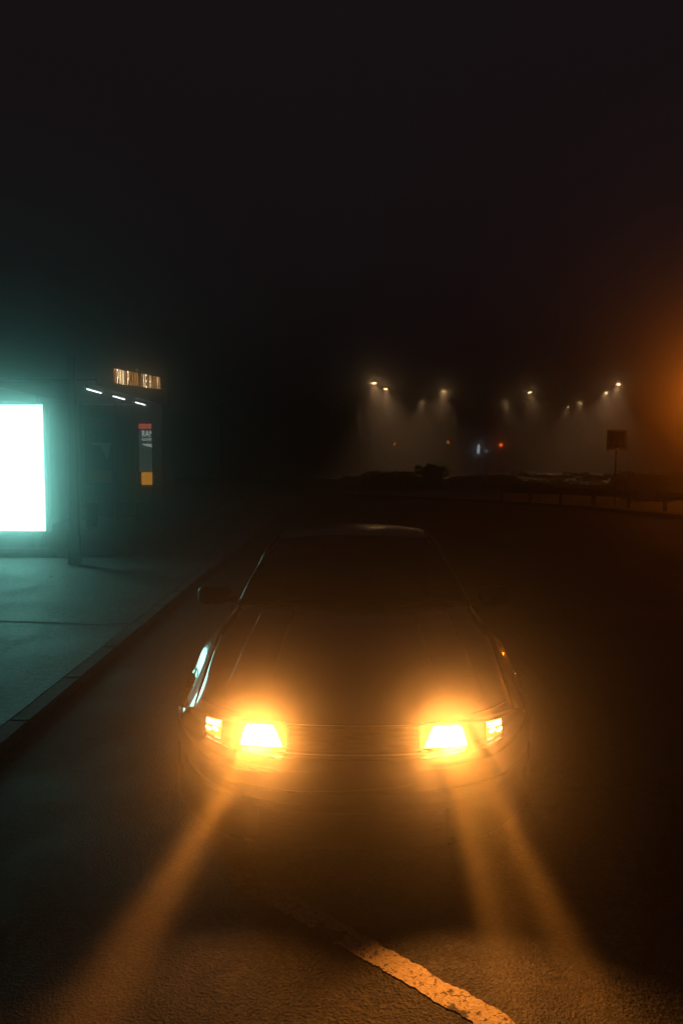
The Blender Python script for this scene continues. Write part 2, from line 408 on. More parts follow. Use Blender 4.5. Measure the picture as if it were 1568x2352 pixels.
# front bumper: profile swept round the nose
def sweep(bm, prof_, xs, mi=0):
    rings = []
    n_ = len(PL)
    for s_ in xs:
        x = s_; y = plan(x); e = .004; sx = abs(x)
        tx = 1.0; ty = (plan(min(sx+e, .874))-plan(max(sx-e, 0)))/(min(sx+e, .874)-max(sx-e, 0)); ty *= (1 if x >= 0 else -1)
        nn = Vector((ty, -1.0, 0)).normalized(); tp = min(1, max(0, (sx-.55)/.32)); tp = 1-.8*tp*tp*(3-2*tp)
        rings.append([bm.verts.new((x+nn.x*o_*(tp if o_ > 0 else 1), y+nn.y*o_*(tp if o_ > 0 else 1), z_)) for o_, z_ in prof_])
    for a_, b_ in zip(rings, rings[1:]):
        for k in range(len(prof_)-1):
            f = bm.faces.new((a_[k], b_[k], b_[k+1], a_[k+1])); f.smooth = True; f.material_index = mi
    return rings
XS = [-.872+1.744*i/72 for i in range(73)]
bm = bmesh.new()
sweep(bm, [(-.05, .582), (.0, .578), (.022, .575), (.040, .565), (.050, .54), (.052, .47), (.046, .445), (.040, .440), (.040, .432), (.046, .427), (.045, .36)], XS)
link('front_bumper', bm, M['carpaint'], car, smooth=True)
bm = bmesh.new()
sweep(bm, [(.045, .36), (.04, .355), (.038, .23), (.03, .19), (-.05, .17)], XS[:21]); link('bumper_corner', bm, M['carpaint'], car, smooth=True); bm = bmesh.new()
sweep(bm, [(.045, .36), (.04, .355), (.038, .23), (.03, .19), (-.05, .17)], XS[-21:])
link('bumper_corner', bm, M['carpaint'], car, smooth=True)
bm = bmesh.new()
sweep(bm, [(.045, .36), (.038, .352), (.034, .25), (.037, .235), (.035, .20), (-.05, .18)], XS[19:54])
for k in range(4): sweep(bm, [(.034, .262+k*.024), (.041, .266+k*.024), (.034, .270+k*.024)], XS[21:52])
link('lower_grille', bm, M['trim'], car)
# upper grille
bm = bmesh.new(); xs = [-.285+.57*i/24 for i in range(25)]
sweep(bm, [(-.05, .59), (-.052, .70)], xs)
for k in range(5): sweep(bm, [(-.04, .594+k*.021), (-.004-k*.004, .598+k*.021), (-.04, .606+k*.021)], xs)
gr = link('grille', bm, M['trim'], car)
bm = bmesh.new()
sweep(bm, [(-.03, .580), (.006, .583), (.006, .591), (-.03, .592)], xs); sweep(bm, [(-.04, .698), (-.018, .700), (-.020, .710), (-.04, .712)], xs)
link('grille_surround', bm, M['chrome'], gr)
bm = bmesh.new(); sweep(bm, [(-.09, .727), (-.045, .722), (-.028, .712), (-.040, .698), (-.10, .692)], XS[6:67]); link('nose_panel', bm, M['carpaint'], car, smooth=True)
# headlamps: points are (x, outward offset, z)
def on(x, o_, z, sg):
    z += .024
    y = plan(x); e = .004; ty = (plan(x+e)-plan(x-e))/(2*e); nn = Vector((ty, -1, 0)).normalized()
    return Vector((sg*(x+nn.x*o_), y+nn.y*o_, z))
def patch(bm, q, sg, o0, o1, nu=12, nv=8, mi=0, bul=.0, rnd=0):
    """q: BL, BR, TR, TL as (x,z); o0/o1 offsets at bottom/top"""
    def fn(a_, b_):
        x = (q[0][0]*(1-a_)+q[1][0]*a_)*(1-b_) + (q[3][0]*(1-a_)+q[2][0]*a_)*b_
        z = (q[0][1]*(1-a_)+q[1][1]*a_)*(1-b_) + (q[3][1]*(1-a_)+q[2][1]*a_)*b_
        if rnd and b_ > .6:
            c_ = (b_-.6)/.4; z -= rnd*c_*c_*(2*abs(a_-.5))**4
        return on(x, o0+(o1-o0)*b_+bul*math.sin(math.pi*a_)*math.sin(math.pi*b_), z, sg)
    grid(bm, fn, nu, nv, mi)
COLH = (1.0, .33, .055); COLB = (1.0, .29, .028)
for sg in (-1, 1):
    bm = bmesh.new()
    patch(bm, [(.290, .568), (.740, .530), (.745, .640), (.300, .690)], sg, -.055, -.085, 20, 6)
    for q in ([(.286, .560), (.745, .522), (.745, .531), (.288, .570)], [(.292, .683), (.748, .636), (.748, .645), (.296, .692)]):
        patch(bm, q, sg, -.0, -.006, 20, 2)
        patch(bm, [(q[0][0], q[0][1]), q[1], (q[1][0], q[1][1]+.001), (q[0][0], q[0][1]+.001)], sg, -.06, .0, 20, 3)
    hl = link('headlight', bm, M['trim'], car, smooth=True)
    hl['label'] = 'lit headlight on the pavement side of the car' if sg < 0 else 'lit headlight on the road side of the car'
    bm = bmesh.new(); patch(bm, [(.302, .580), (.500, .562), (.482, .652), (.352, .672)], sg, -.016, -.034, 16, 10, bul=.004, rnd=.010)
    link('main_lens', bm, M['lens'], hl, smooth=True)
    bm = bmesh.new(); patch(bm, [(.602, .546), (.690, .534), (.695, .628), (.602, .640)], sg, -.020, -.034, 10, 8, mi=0)
    # bright reflector facets of the indicator: ribbed top band, two blobs, bottom strip
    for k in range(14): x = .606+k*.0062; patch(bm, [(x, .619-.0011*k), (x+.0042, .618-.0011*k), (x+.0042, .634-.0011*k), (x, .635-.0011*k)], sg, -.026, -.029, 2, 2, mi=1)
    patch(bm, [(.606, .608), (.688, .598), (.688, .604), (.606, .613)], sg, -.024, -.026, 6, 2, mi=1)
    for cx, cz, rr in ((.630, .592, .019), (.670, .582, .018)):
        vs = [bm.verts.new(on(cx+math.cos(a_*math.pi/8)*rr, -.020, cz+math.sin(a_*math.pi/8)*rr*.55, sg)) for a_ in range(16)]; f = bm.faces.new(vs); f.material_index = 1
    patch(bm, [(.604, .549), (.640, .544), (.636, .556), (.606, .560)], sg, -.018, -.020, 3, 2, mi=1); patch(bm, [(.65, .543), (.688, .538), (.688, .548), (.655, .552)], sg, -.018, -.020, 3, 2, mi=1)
    link('indicator_lens', bm, [M['ind'], M['indhot']], hl)
    c_ = on(.40, .03, .620, sg)
    # broad low beam and the narrower streaks in it
    spot('low_beam', c_, c_+Vector((sg*.04, -1, -.52)), (30 if sg < 0 else 74), COLH, 84, .8, hl, .04)
    spot('spill_light', c_, c_+Vector((0, -1, .37)), SPILL_W, COLH, 25, 1.0, hl, .04)
    spot('glare_light', c_, c_+Vector((-sg*.12, -1, .37)), 98, COLH, 12.5, 1.0, hl, .05)  # added spot aimed at the viewer to thicken the halo round the lens
    spot('beam_fill', c_, c_+Vector((.07 if sg > 0 else -.17, -1, -.18)), 3800 if sg > 0 else 1700, COLB, 18, 1.0, hl, .05)
    if sg < 0:
        spot('beam_core', c_, c_+Vector((-.194, -1, -.18)), 19000, COLB, 10, 1.0, hl, .034)
    else:
        c2 = on(.37, .03, .615, sg); c3 = on(.47, .03, .615, sg)
        spot('beam_core', c2, c2+Vector((.022, -1, -.18)), 12500, COLB, 7, 1.0, hl, .024)
        spot('beam_core', c3, c3+Vector((.115, -1, -.18)), 16500, COLB, 7.4, 1.0, hl, .026)
# greenhouse
BASE = lambda x: 1.60+.26*(x/.755)**2          # windscreen foot, local y
TOPY = lambda x: 2.36+.12*(x/.53)**2
def wind(a_, b_):
    s_ = 2*a_-1; xb = .735*s_; xt = .520*s_
    x = xb+(xt-xb)*b_ + s_*.018*math.sin(math.pi*b_)
    y = BASE(xb)*(1-b_)+TOPY(xt)*b_; zb = .905-.035*s_*s_; zt = 1.262-.030*s_*s_
    z = zb+(zt-zb)*b_ + .030*math.sin(math.pi*b_*.9)
    return Vector((x, y, z))
bm = bmesh.new(); grid(bm, wind, 36, 20); link('windscreen', bm, M['glass'], car, smooth=True)
def roofz(s_, y): return 1.262-.030*s_*s_ + .022*math.sin(math.pi*min(1, max(0, (y-2.3)/1.25)))
def roof_fn(a_, b_):
    s_ = 2*a_-1; y0 = TOPY(.520*s_); y1 = 3.30-.10*s_*s_; y = y0+(y1-y0)*b_
    return Vector((s_*(.520+.02*math.sin(math.pi*b_)), y, roofz(s_, y)))
bm = bmesh.new(); grid(bm, roof_fn, 36, 24); link('roof', bm, M['carpaint'], car, smooth=True)
def rearw(a_, b_):
    s_ = 2*a_-1; xt = .52*s_; xb = .66*s_
    return Vector((xt+(xb-xt)*b_, (3.30-.10*s_*s_)*(1-b_)+(3.86-.14*s_*s_)*b_, (roofz(s_, 3.3))*(1-b_)+(.950-.03*s_*s_)*b_+.02*math.sin(math.pi*b_)))
bm = bmesh.new(); grid(bm, rearw, 24, 14); link('rear_window', bm, M['glass'], car, smooth=True)
def side_edge(b_):      # b 0..1 front to back: (lower point, upper point)
    y0 = 1.86+1.86*b_; lo = Vector((.752-.02*b_, y0, .885+.03*b_))
    up = Vector((.520+.02*math.sin(math.pi*b_), 2.48+(3.20-2.48)*b_, roofz(1, 2.48+.72*b_)-.004)); return lo, up
for nm, b0, b1 in (('front_side_window', .02, .44), ('rear_side_window', .47, .86)):
    for sg in (-1, 1):
        bm = bmesh.new()
        def fn(a_, c2):
            lo, up = side_edge(b0+(b1-b0)*a_); p = lo.lerp(up, c2); p.x += .03*math.sin(math.pi*c2); p.x *= sg; return p
        grid(bm, fn, 16, 10)
        link(nm, bm, M['glass'], car, smooth=True)
def pillar(nm, fn, rad):
    for sg in (-1, 1):
        bm = bmesh.new(); pts = []
        for i in range(13):
            p = fn(i/12); pts.append((p.x*sg, p.y, p.z))
        tube(bm, pts, rad, 10)
        link(nm, bm, M['carpaint'], car, smooth=True)
def edge_at(b_):
    def f(t):
        lo, up = side_edge(b_); p = lo.lerp(up, t); p.x += .03*math.sin(math.pi*t); return p
    return f
pillar('windscreen_pillar', lambda t: wind(1.0, t) + Vector((.004-.010*t*t, .0+.03*t*t, -.008-.016*t*t)), .020)
pillar('middle_pillar', edge_at(.455), .026)
for sg in (-1, 1):
    bm = bmesh.new()
    def rp(a_, b_):
        lo, up = side_edge(.865); p = lo.lerp(up, 1-b_); p.x += .03*math.sin(math.pi*(1-b_)); q = rearw(1.0, b_)
        c_ = p.lerp(q, a_); c_.x += .02*math.sin(math.pi*a_); c_.x *= sg; return c_
    grid(bm, rp, 10, 14); link('rear_pillar', bm, M['carpaint'], car, smooth=True)
pillar('roof_rail', lambda t: Vector((.524+.02*math.sin(math.pi*t), 2.47+.76*t, roofz(1, 2.47+.76*t)-.016)), .017)
# dashboard, seats, steering wheel
bm = bmesh.new(); box(bm, -.66, .66, 1.80, 2.02, .66, .86, bev=.04); link('dashboard', bm, M['trim'], car)
for sx in (-.36, .36):
    bm = bmesh.new(); box(bm, sx-.24, sx+.24, 2.42, 2.92, .40, .56, bev=.05); box(bm, sx-.22, sx+.22, 2.86, 2.98, .52, 1.02, bev=.05); box(bm, sx-.11, sx+.11, 2.89, 2.97, 1.04, 1.17, bev=.035)
    link('seat', bm, M['fabric'], car)
bm = bmesh.new(); box(bm, -.60, .60, 3.30, 3.44, .5, .98, bev=.05); link('rear_seat', bm, M['fabric'], car)
bm = bmesh.new(); Ms = Matrix.Translation((.36, 2.14, .84)) @ Matrix.Rotation(R(-65), 4, 'X')
ring = [Ms @ Vector((.17*math.cos(i*math.pi/12), .17*math.sin(i*math.pi/12), 0)) for i in range(25)]; tube(bm, ring, .013, 8, cap=False)
for a_ in (0, 2.1, 4.2): tube(bm, [Ms @ Vector((0, 0, -.02)), Ms @ Vector((.17*math.cos(a_), .17*math.sin(a_), 0))], .012, 6)
link('steering_wheel', bm, M['trim'], car)
# mirrors
for sg in (-1, 1):
    bm = bmesh.new()
    def mir(a_, b_):
        th = a_*2*math.pi; ph = b_*math.pi
        sx = math.copysign(abs(math.cos(th))**.6, math.cos(th)); sz = math.copysign(abs(math.sin(th))**.6, math.sin(th))
        r_ = math.sin(ph)**.7
        return Vector((sg*.905+sg*.105*sx*r_, 1.83-.055*math.cos(ph) - (.02 if sx*sg < 0 else 0), .935+.062*sz*r_))
    grid(bm, mir, 33, 15); tube(bm, [(sg*.76, 1.84, .90), (sg*.86, 1.84, .915)], [.028, .022], 8)
    bmesh.ops.remove_doubles(bm, verts=bm.verts, dist=.0006)
    mo = link('side_mirror', bm, M['carpaint'], car, smooth=True)
    bm = bmesh.new(); box(bm, sg*.905-.085, sg*.905+.085, 1.885, 1.892, .892, .978, bev=.003); link('mirror_glass', bm, M['chrome'], mo)
# door handles, wipers
for sg in (-1, 1):
    for y in (2.32, 3.12): bm = bmesh.new(); tube(bm, [(sg*.845, y-.08, .742), (sg*.872, y-.05, .746), (sg*.872, y+.05, .748), (sg*.848, y+.08, .746)], .011, 8); link('door_handle', bm, M['trim'], car)
for x0, x1 in ((-.50, .08), (.12, .62)):
    pts = [wind((x0+(x1-x0)*i/8)/1.47+.5, .03+.03*math.sin(i/8*math.pi))+Vector((0, -.012, .012)) for i in range(9)]; bm = bmesh.new(); tube(bm, pts, .006, 6); link('wiper', bm, M['trim'], car)
# wheels
def wheel(cy, sg):
    bm = bmesh.new(); A = Matrix.Translation((sg*.775, cy, .305)) @ Matrix.Rotation(math.pi/2, 4, 'Y')
    lathe(bm, [(.205, -.095), (.27, -.100), (.295, -.085), (.303, -.05), (.305, 0), (.303, .05), (.295, .085), (.27, .100), (.205, .095)], 48, A, close=True)
    t_ = link('tyre', bm, M['rubber'], None, smooth=True)
    bm = bmesh.new(); lathe(bm, [(.207, -.09), (.195, -.09), (.18, -.05), (.18, .05), (.195, .09), (.207, .09)], 36, A, close=True)
    for k in range(5):
        a_ = k*2*math.pi/5; Mk = A @ Matrix.Rotation(a_, 4, 'Z')
        tube(bm, [Mk @ Vector((.03, 0, sg*.055)), Mk @ Vector((.11, 0, sg*.062)), Mk @ Vector((.19, 0, sg*.075))], [.030, .024, .028], 8)
    lathe(bm, [(.06, sg*.04), (.06, sg*.07), (.02, sg*.078)], 20, A); r_ = link('rim', bm, M['alloy'], None)
    bm = bmesh.new(); lathe(bm, [(.135, sg*.0), (.135, sg*.02), (.06, sg*.02)], 24, A); w_ = link('wheel', bm, M['darksteel'], car)
    t_.parent = w_; r_.parent = w_
for cy, _ in WC:
    for sg in (-1, 1): wheel(cy, sg)

# ------------------------------------------------------------------ advertising light box on the pavement
lb = thing('light_box', 'tall blank white glowing advertising panel on the pavement', 'light box', (-5.98, 13.70, .13), R(-4))
bm = bmesh.new(); box(bm, -.74, .74, -.03, .16, .36, 2.70, bev=.03); link('casing', bm, M['darksteel'], lb)
bm = bmesh.new(); box(bm, -.70, .70, -.045, -.034, .40, 2.64); link('lit_panel', bm, M['box'], lb)
for sx in (-.5, .5):
    bm = bmesh.new(); box(bm, sx-.06, sx+.06, .02, .12, 0, .358, bev=.01); link('leg', bm, M['darksteel'], lb)
bm = bmesh.new(); tube(bm, [(-.30, -.049, 2.555), (.2, -.049, 2.545), (.42, -.049, 2.54), (.55, -.049, 2.56), (.66, -.049, 2.63)], .004, 6); link('loose_wire', bm, M['panelgrey'], lb)
# tapering post beside it
po = thing('post', 'tall dark tapering post with a red brown upper part beside the glowing panel', 'post', (-4.32, 12.55, PZ))
bm = bmesh.new()
def taper(z0, z1, w0, w1, mi):
    a_ = [bm.verts.new((sx*w0/2+w0*.0-.04+w0*.0, sy*.06, z0)) for sx, sy in ((-1.6, -1), (.6, -1), (.6, 1), (-1.6, 1))]
    b_ = [bm.verts.new((sx*w1/2-.04, sy*.05, z1)) for sx, sy in ((-1.6, -1), (.6, -1), (.6, 1), (-1.6, 1))]
    for k in range(4): bm.faces.new((a_[k], a_[(k+1) % 4], b_[(k+1) % 4], b_[k])).material_index = mi
    bm.faces.new(a_); bm.faces.new(b_)
taper(0, .5, .17, .165, 0); taper(.5, 2.55, .12, .10, 0); link('lower_shaft', bm, M['darksteel'], po)
bm = bmesh.new(); taper(2.55, 3.42, .098, .075, 0); link('upper_shaft', bm, M['redsteel'], po)

# ------------------------------------------------------------------ bus shelter, its front parallel to the road
PF = .22
sh = thing('bus_shelter', 'glazed bus shelter with warm lit lettering along its roof edge', 'bus shelter', (-4.62, 14.3, PF))
def part(name, m, *bxs, parent=sh, bev=0):
    bm = bmesh.new()
    for b_ in bxs: box(bm, *b_, bev=bev)
    return link(name, bm, m, parent)
def wedge(bm, x0, x1, y0, y1, zb, za, zc):
    vs = box(bm, x0, x1, y0, y1, zb, za)
    for v in vs:
        if v.co.z > zb+.01 and v.co.y > (y0+y1)/2: v.co.z = zc
bm = bmesh.new(); wedge(bm, -2.25, .10, -.1, 5.65, 3.02, 3.06, 3.36); link('roof', bm, M['panelgrey'], sh)
bm = bmesh.new(); wedge(bm, .102, .125, -.1, 5.65, 2.95, 3.07, 3.38); link('fascia', bm, M['darksteel'], sh)
for (x, y) in ((-2.1, 0.05), (-2.1, 2.8)): part('frame_post', M['steel'], (x-.04, x+.04, y-.04, y+.04, 0, 3.02))
part('end_column', M['panelgrey'], (-.26, .0, 5.44, 5.56, 0, 3.02), bev=.01)
part('mullion', M['steel'], (-1.235, -1.185, 5.58, 5.63, 0, 3.02))
part('back_corner_post', M['steel'], (-2.14, -2.06, 5.56, 5.64, 0, 3.02))
part('end_glass', M['shglass'], (-2.05, -1.24, 5.60, 5.61, .12, 2.98), (-1.18, -.27, 5.60, 5.61, .12, 2.98))
part('back_glass', M['shglass'], (-2.105, -2.095, .10, 2.75, .12, 2.98), (-2.105, -2.095, 2.85, 5.55, .12, 2.98))
part('cross_rail', M['steel'], (-2.05, -1.24, 5.585, 5.625, .08, .118), (-1.18, -.27, 5.585, 5.625, .08, .118), (-2.12, -2.08, .1, 2.75, .08, .118), (-2.12, -2.08, 2.85, 5.55, .08, .118))
part('bench_seat', M['wood'], (-1.98, -.36, 4.98, 5.10, .45, .49), (-1.98, -.36, 5.12, 5.24, .45, .49), (-1.98, -.36, 5.26, 5.38, .45, .49), bev=.006)
for x in (-1.8, -.55): part('bench_leg', M['steel'], (x-.03, x+.03, 5.02, 5.34, 0, .449))
for i, (y, l_) in enumerate(((.65, .95), (2.35, .95), (4.15, .95))):
    f_ = part('ceiling_lamp', M['panelgrey'], (-.36, -.28, y, y+l_, 2.965, 3.018)); bm = bmesh.new()
    tube(bm, [(-.32, y+.03, 2.945), (-.32, y+l_-.03, 2.945)], .008, 8); link('lamp_tube', bm, M['tube'], f_)
def text_mesh(name, body, size, mats, parent, loc, rot, extrude=.0, sx=1.0, offset=0.0):
    cu = bpy.data.curves.new(name, 'FONT'); cu.body = body; cu.size = size; cu.extrude = extrude; cu.align_x = 'LEFT'; cu.offset = offset; cu.space_character = 1.12 if offset else 1.0
    o = bpy.data.objects.new(name, cu); C.objects.link(o)
    dg = bpy.context.evaluated_depsgraph_get(); me = bpy.data.meshes.new_from_object(o.evaluated_get(dg))
    bpy.data.objects.remove(o)
    me.materials.clear()
    for m in mats: me.materials.append(m)
    if len(mats) > 1:
        for p in me.polygons: p.material_index = 0 if abs(p.normal.z) > .5 else 1
    xs_ = [v.co.x for v in me.vertices]; wid = max(xs_)-min(xs_)
    o = bpy.data.objects.new(name, me); C.objects.link(o); o.parent = parent; o.location = loc; o.rotation_euler = rot
    return o, wid
bm = bmesh.new(); tube(bm, [(.13, .85, 3.07), (.13, 4.95, 3.315)], .010, 6); tube(bm, [(.13, .85, 3.20), (.13, 4.95, 3.445)], .006, 6); lr = link('letter_rail', bm, M['darksteel'], sh)
SIGN = 'ПРИМОРСКИЙ ОКЕАНАРИУМ'
for k, ch_ in enumerate(SIGN):
    if ch_ == ' ': continue
    o, wd = text_mesh('letter', ch_, .40, [M['letter'] if '.xxx.x......xx.x...x.x'[:21].find('x', k, k+1) == k else M['letterdim'], M['letterside']], sh, (.142, .92+3.92*k/len(SIGN), 3.08+.235*k/len(SIGN)), (R(90), R(-3.4), R(90)), .002)
    o.scale = ((.045 if ch_ == 'I' else .105)/wd, 1, 1)
# posters on the far end wall, facing the viewer
def poster(name, label, x0, x1, z0, z1, bright=0):
    t = thing(name, label, 'poster', (-4.62, 14.3, PF)); y = 5.56
    mk = lambda n_, c_: emit(n_, c_, bright) if bright > 0 else pbr(n_, c_, .5)
    p_ = lambda nm, m, x_a, x_b, z_a, z_b, dy: part(nm, m, (x_a, x_b, y-dy-.003, y-dy, z_a, z_b), parent=t)
    part('board', M['darksteel'], (x0, x1, y, y+.03, z0, z1), parent=t)
    W_ = x1-x0
    p_('red_band', mk('poster_red', (.45, .07, .05)), x0+.02, x1-.02, z1-.16, z1-.03, .001)
    p_('picture', emit('poster_picture_glow', (.030, .045, .040), bright) if bright else pbr('poster_picture', (.07, .10, .09), .5, var=.9, scale=9), x0+.02, x1-.02, z0+.38, z1-.18, .001)
    p_('yellow_band', mk('poster_yellow', (.60, .24, .01)), x0+W_*.12, x1-.02, z0+.03, z0+.36, .001)
    bm = bmesh.new(); y_ = y-.006
    for pts in ([(.15, .92), (.95, .93), (.95, .86), (.6, .82), (.3, .86)], [(.55, .82), (.9, .86), (.85, .55), (.75, .42), (.70, .60)]):
        bm.faces.new([bm.verts.new((x0+W_*a_, y_, z0+.38+(z1-z0-.56)*(b_-.1)*.8)) for a_, b_ in pts])
    link('white_figure', bm, emit('poster_white', (.8, .85, .8), bright*.5) if bright else M['whitepaint'], t)
    return t, y
t, y = poster('shelter_poster', 'backlit poster with red top, white lettering and yellow foot on the shelter end wall', -.64, -.02, .89, 2.53, .9)
o, wd = text_mesh('heading', 'RAM 8', .22, [M['posterwhite']], t, (-.54, y-.008, 2.17), (R(90), 0, 0)); o.scale = (.42/wd, 1, 1)
o, wd = text_mesh('second_line', 'АКУРА МЕЖ', .10, [M['posterwhite']], t, (-.54, y-.008, 2.06), (R(90), 0, 0)); o.scale = (.46/wd, 1, 1)
poster('shelter_poster', 'dimmer poster with an orange foot left of the mullion on the shelter end wall', -2.02, -1.28, .92, 2.56, 0)
# litter bin
lbn = thing('litter_bin', 'teal tapering litter bin on a thin stand in front of the bus shelter', 'litter bin', (-5.55, 16.95, PF))
bm = bmesh.new(); lathe(bm, [(.10, .0), (.125, .03), (.155, .40), (.165, .42), (.15, .42), (.12, .05)], 20, Matrix.Translation((0, 0, .08))); link('bucket', bm, M['teal'], lbn, smooth=True)
bm = bmesh.new(); lathe(bm, [(.172, .505), (.178, .53), (.15, .60), (.05, .62)], 20); link('lid', bm, M['teal'], lbn, smooth=True)
bm = bmesh.new(); tube(bm, [(0, -.19, 0), (0, -.19, .56)], .018, 8); tube(bm, [(0, -.19, .3), (0, -.12, .3)], .012, 6); link('stand', bm, M['steel'], lbn)

# ------------------------------------------------------------------ guard rails and crossing sign on the right
def rail(label, a_, b_, n_, h=.62, hb=.36, z=.12):
    t = thing('guard_rail', label, 'guard rail', (a_[0], a_[1], z), math.atan2(b_[1]-a_[1], b_[0]-a_[0]), 'low guard rails at the road edge')
    L = math.hypot(b_[0]-a_[0], b_[1]-a_[1])
    bm = bmesh.new(); P = [(-.035, 0), (-.01, .05), (-.05, .10), (-.05, .14), (-.01, .19), (-.035, .25), (0, .25), (0, 0)]
    zz = h-.26; r0 = [bm.verts.new((-.22, y_, zz+z_)) for y_, z_ in P]; r1 = [bm.verts.new((L, y_, zz+z_)) for y_, z_ in P]
    for k in range(len(P)): bm.faces.new((r0[k], r0[(k+1) % len(P)], r1[(k+1) % len(P)], r1[k]))
    bm.faces.new(r0); bm.faces.new(r1)
    link('rail_beam', bm, M['darksteel'], t)
    bm = bmesh.new(); box(bm, -.26, -.05, -.065, .02, zz-.06, h+.03, bev=.01); link('end_cap', bm, M['darksteel'], t)
    for k in range(n_):
        bm = bmesh.new(); x = .05+k*(L-.1)/(n_-1); box(bm, x-.055, x+.055, .003, .10, 0, h-.03, bev=.006); link('rail_post', bm, M['darksteel'], t)
    return t
rail('nearer guard rail running out of the picture on the right', (10.42, 24.8), (12.4, 21.6), 5)
g2 = rail('farther guard rail ending just right of the crossing sign', (9.95, 26.3), (6.4, 30.5), 5)
cs = thing('crossing_sign', 'square pedestrian crossing sign on a thin pole behind the guard rail', 'road sign', (9.99, 27.9, .12))
bm = bmesh.new(); tube(bm, [(0, .03, 0), (0, .03, 2.74)], .030, 10); link('pole', bm, M['steel'], cs)
bm = bmesh.new(); box(bm, -.36, .36, -.014, -.002, 2.02, 2.74, bev=.004); link('border', bm, M['yellowfilm'], cs)
bm = bmesh.new(); box(bm, -.27, .27, -.022, -.0145, 2.11, 2.65, bev=.003); link('blue_field', bm, M['bluesign'], cs)
bm = bmesh.new(); bm.faces.new([bm.verts.new(p) for p in ((-.20, -.026, 2.19), (.20, -.026, 2.19), (0, -.026, 2.57))]); link('triangle', bm, M['whitepaint'], cs)
bm = bmesh.new(); y_ = -.031     # walking figure and the stripes under it
lathe(bm, [(.022, 0), (.022, .003)], 12, Matrix.Translation((.0, y_, 2.475)) @ Matrix.Rotation(R(90), 4, 'X'))
for a_, b_, w_ in (((0, 2.44), (-.01, 2.35), .02), ((-.01, 2.35), (-.05, 2.25), .014), ((-.01, 2.35), (.05, 2.25), .014), ((0, 2.43), (-.055, 2.37), .01), ((0, 2.43), (.05, 2.375), .01)):
    d_ = Vector((b_[0]-a_[0], 0, b_[1]-a_[1])).normalized(); s_ = Vector((-d_.z, 0, d_.x))*w_; A_ = Vector((a_[0], y_, a_[1])); B_ = Vector((b_[0], y_, b_[1]))
    bm.faces.new([bm.verts.new(v) for v in (A_+s_, A_-s_, B_-s_, B_+s_)])
for k in range(5): x = -.14+k*.06; bm.faces.new([bm.verts.new(v) for v in ((x, y_, 2.205), (x+.035, y_, 2.205), (x+.035, y_, 2.235), (x, y_, 2.235))])
link('walking_figure', bm, M['trim'], cs)
bm = bmesh.new(); bmesh.ops.create_uvsphere(bm, u_segments=12, v_segments=8, radius=.022, matrix=Matrix.Translation((.03, -.03, 2.05))); link('reflector', bm, emit('reflector_glow', (1, .3, .04), .9), cs)  # orange glint of the reflector put in as its own emission

# ------------------------------------------------------------------ street lamps beyond
def street_lamp(h=8.0):
    t = thing('street_lamp', 'lamp', 'street lamp', (0, 0, 0), 0, 'street lamps fading into the fog')
    bm = bmesh.new(); tube(bm, [(0, 0, 0), (0, 0, 4), (0, 0, h-.35)], [.06, .048, .035], 10); link('pole', bm, M['blackpole'], t)
    bm = bmesh.new(); tube(bm, [(0, 0, h-.35), (.1, 0, h-.12), (.45, 0, h), (1.1, 0, h+.10)], [.045, .04, .035, .03], 8); link('arm', bm, M['blackpole'], t)
    bm = bmesh.new(); box(bm, 1.10, 1.62, -.11, .11, h+.04, h+.14, bev=.035); hd = link('lamp_head', bm, M['blackpole'], t)
    bm = bmesh.new(); box(bm, 1.20, 1.54, -.06, .06, h-.0, h+.036, bev=.012); link('lamp_lens', bm, M['sodium'], hd)
    spot('lamp_light', (1.37, 0, h-.08), (3.3, 0, 0), LAMP_W, (1.0, .55, .25), 104, 1.0, hd, .12)
    return t
lamps = [  # picture x, y, turn, dimness, label
 (858, 883, 1, 'brightest street lamp, highest on the left of the row'),
 (884, 897, 1, 'second street lamp, just right of and below the brightest one'),
 (968, 928, 0, 'small faint street lamp low between two brighter ones on the left'),
 (1017, 902, 0, 'street lamp with a downward glow near the middle of the row'),
 (1158, 929, 1, 'low bright street lamp above the red signal light'),
 (1213, 904, 1, 'small street lamp high to the right of the low bright one'),
 (1413, 886, 0, 'street lamp shining straight above the crossing sign'),
 (1385, 905, 0, 'very faint street lamp just left of the one above the crossing sign'),
 (1328, 927, 0, 'barely visible street lamp in the gap left of the crossing sign'),
 (1298, 938, 0, 'faintest and lowest street lamp, left of the crossing sign')]
first = None
for px, py, turn, lab in lamps:
    d = 6.15*1755/(1053-py); x = (px-784)/1755*d
    if first is None: first = street_lamp(); o = first
    else: o = copy_tree(first)
    o['label'] = lab
    a_ = R(-28) if turn else R(180+28)
    o.rotation_euler = (0, 0, a_); o.location = (x-1.37*math.cos(a_), d-1.37*math.sin(a_), 0)
# amber lamp just right of the view, behind the rails
al = thing('amber_lamp', 'strong amber street lamp at the right edge whose glow fills the fog', 'street lamp', (16.3, 31.5, .0))
bm = bmesh.new(); tube(bm, [(0, 0, 0), (0, 0, 4.3)], [.08, .05], 10); link('pole', bm, M['darksteel'], al)
bm = bmesh.new(); lathe(bm, [(.05, 4.28), (.16, 4.3), (.20, 4.35)], 20); link('collar', bm, M['darksteel'], al)
bm = bmesh.new(); bmesh.ops.create_uvsphere(bm, u_segments=20, v_segments=14, radius=.19, matrix=Matrix.Translation((0, 0, 4.52))); link('globe', bm, M['amber'], al, smooth=True)
point('amber_light', (-.0, 0, 4.52), AMBER_W, (1.0, .22, .012), al, .22).data.use_shadow = True

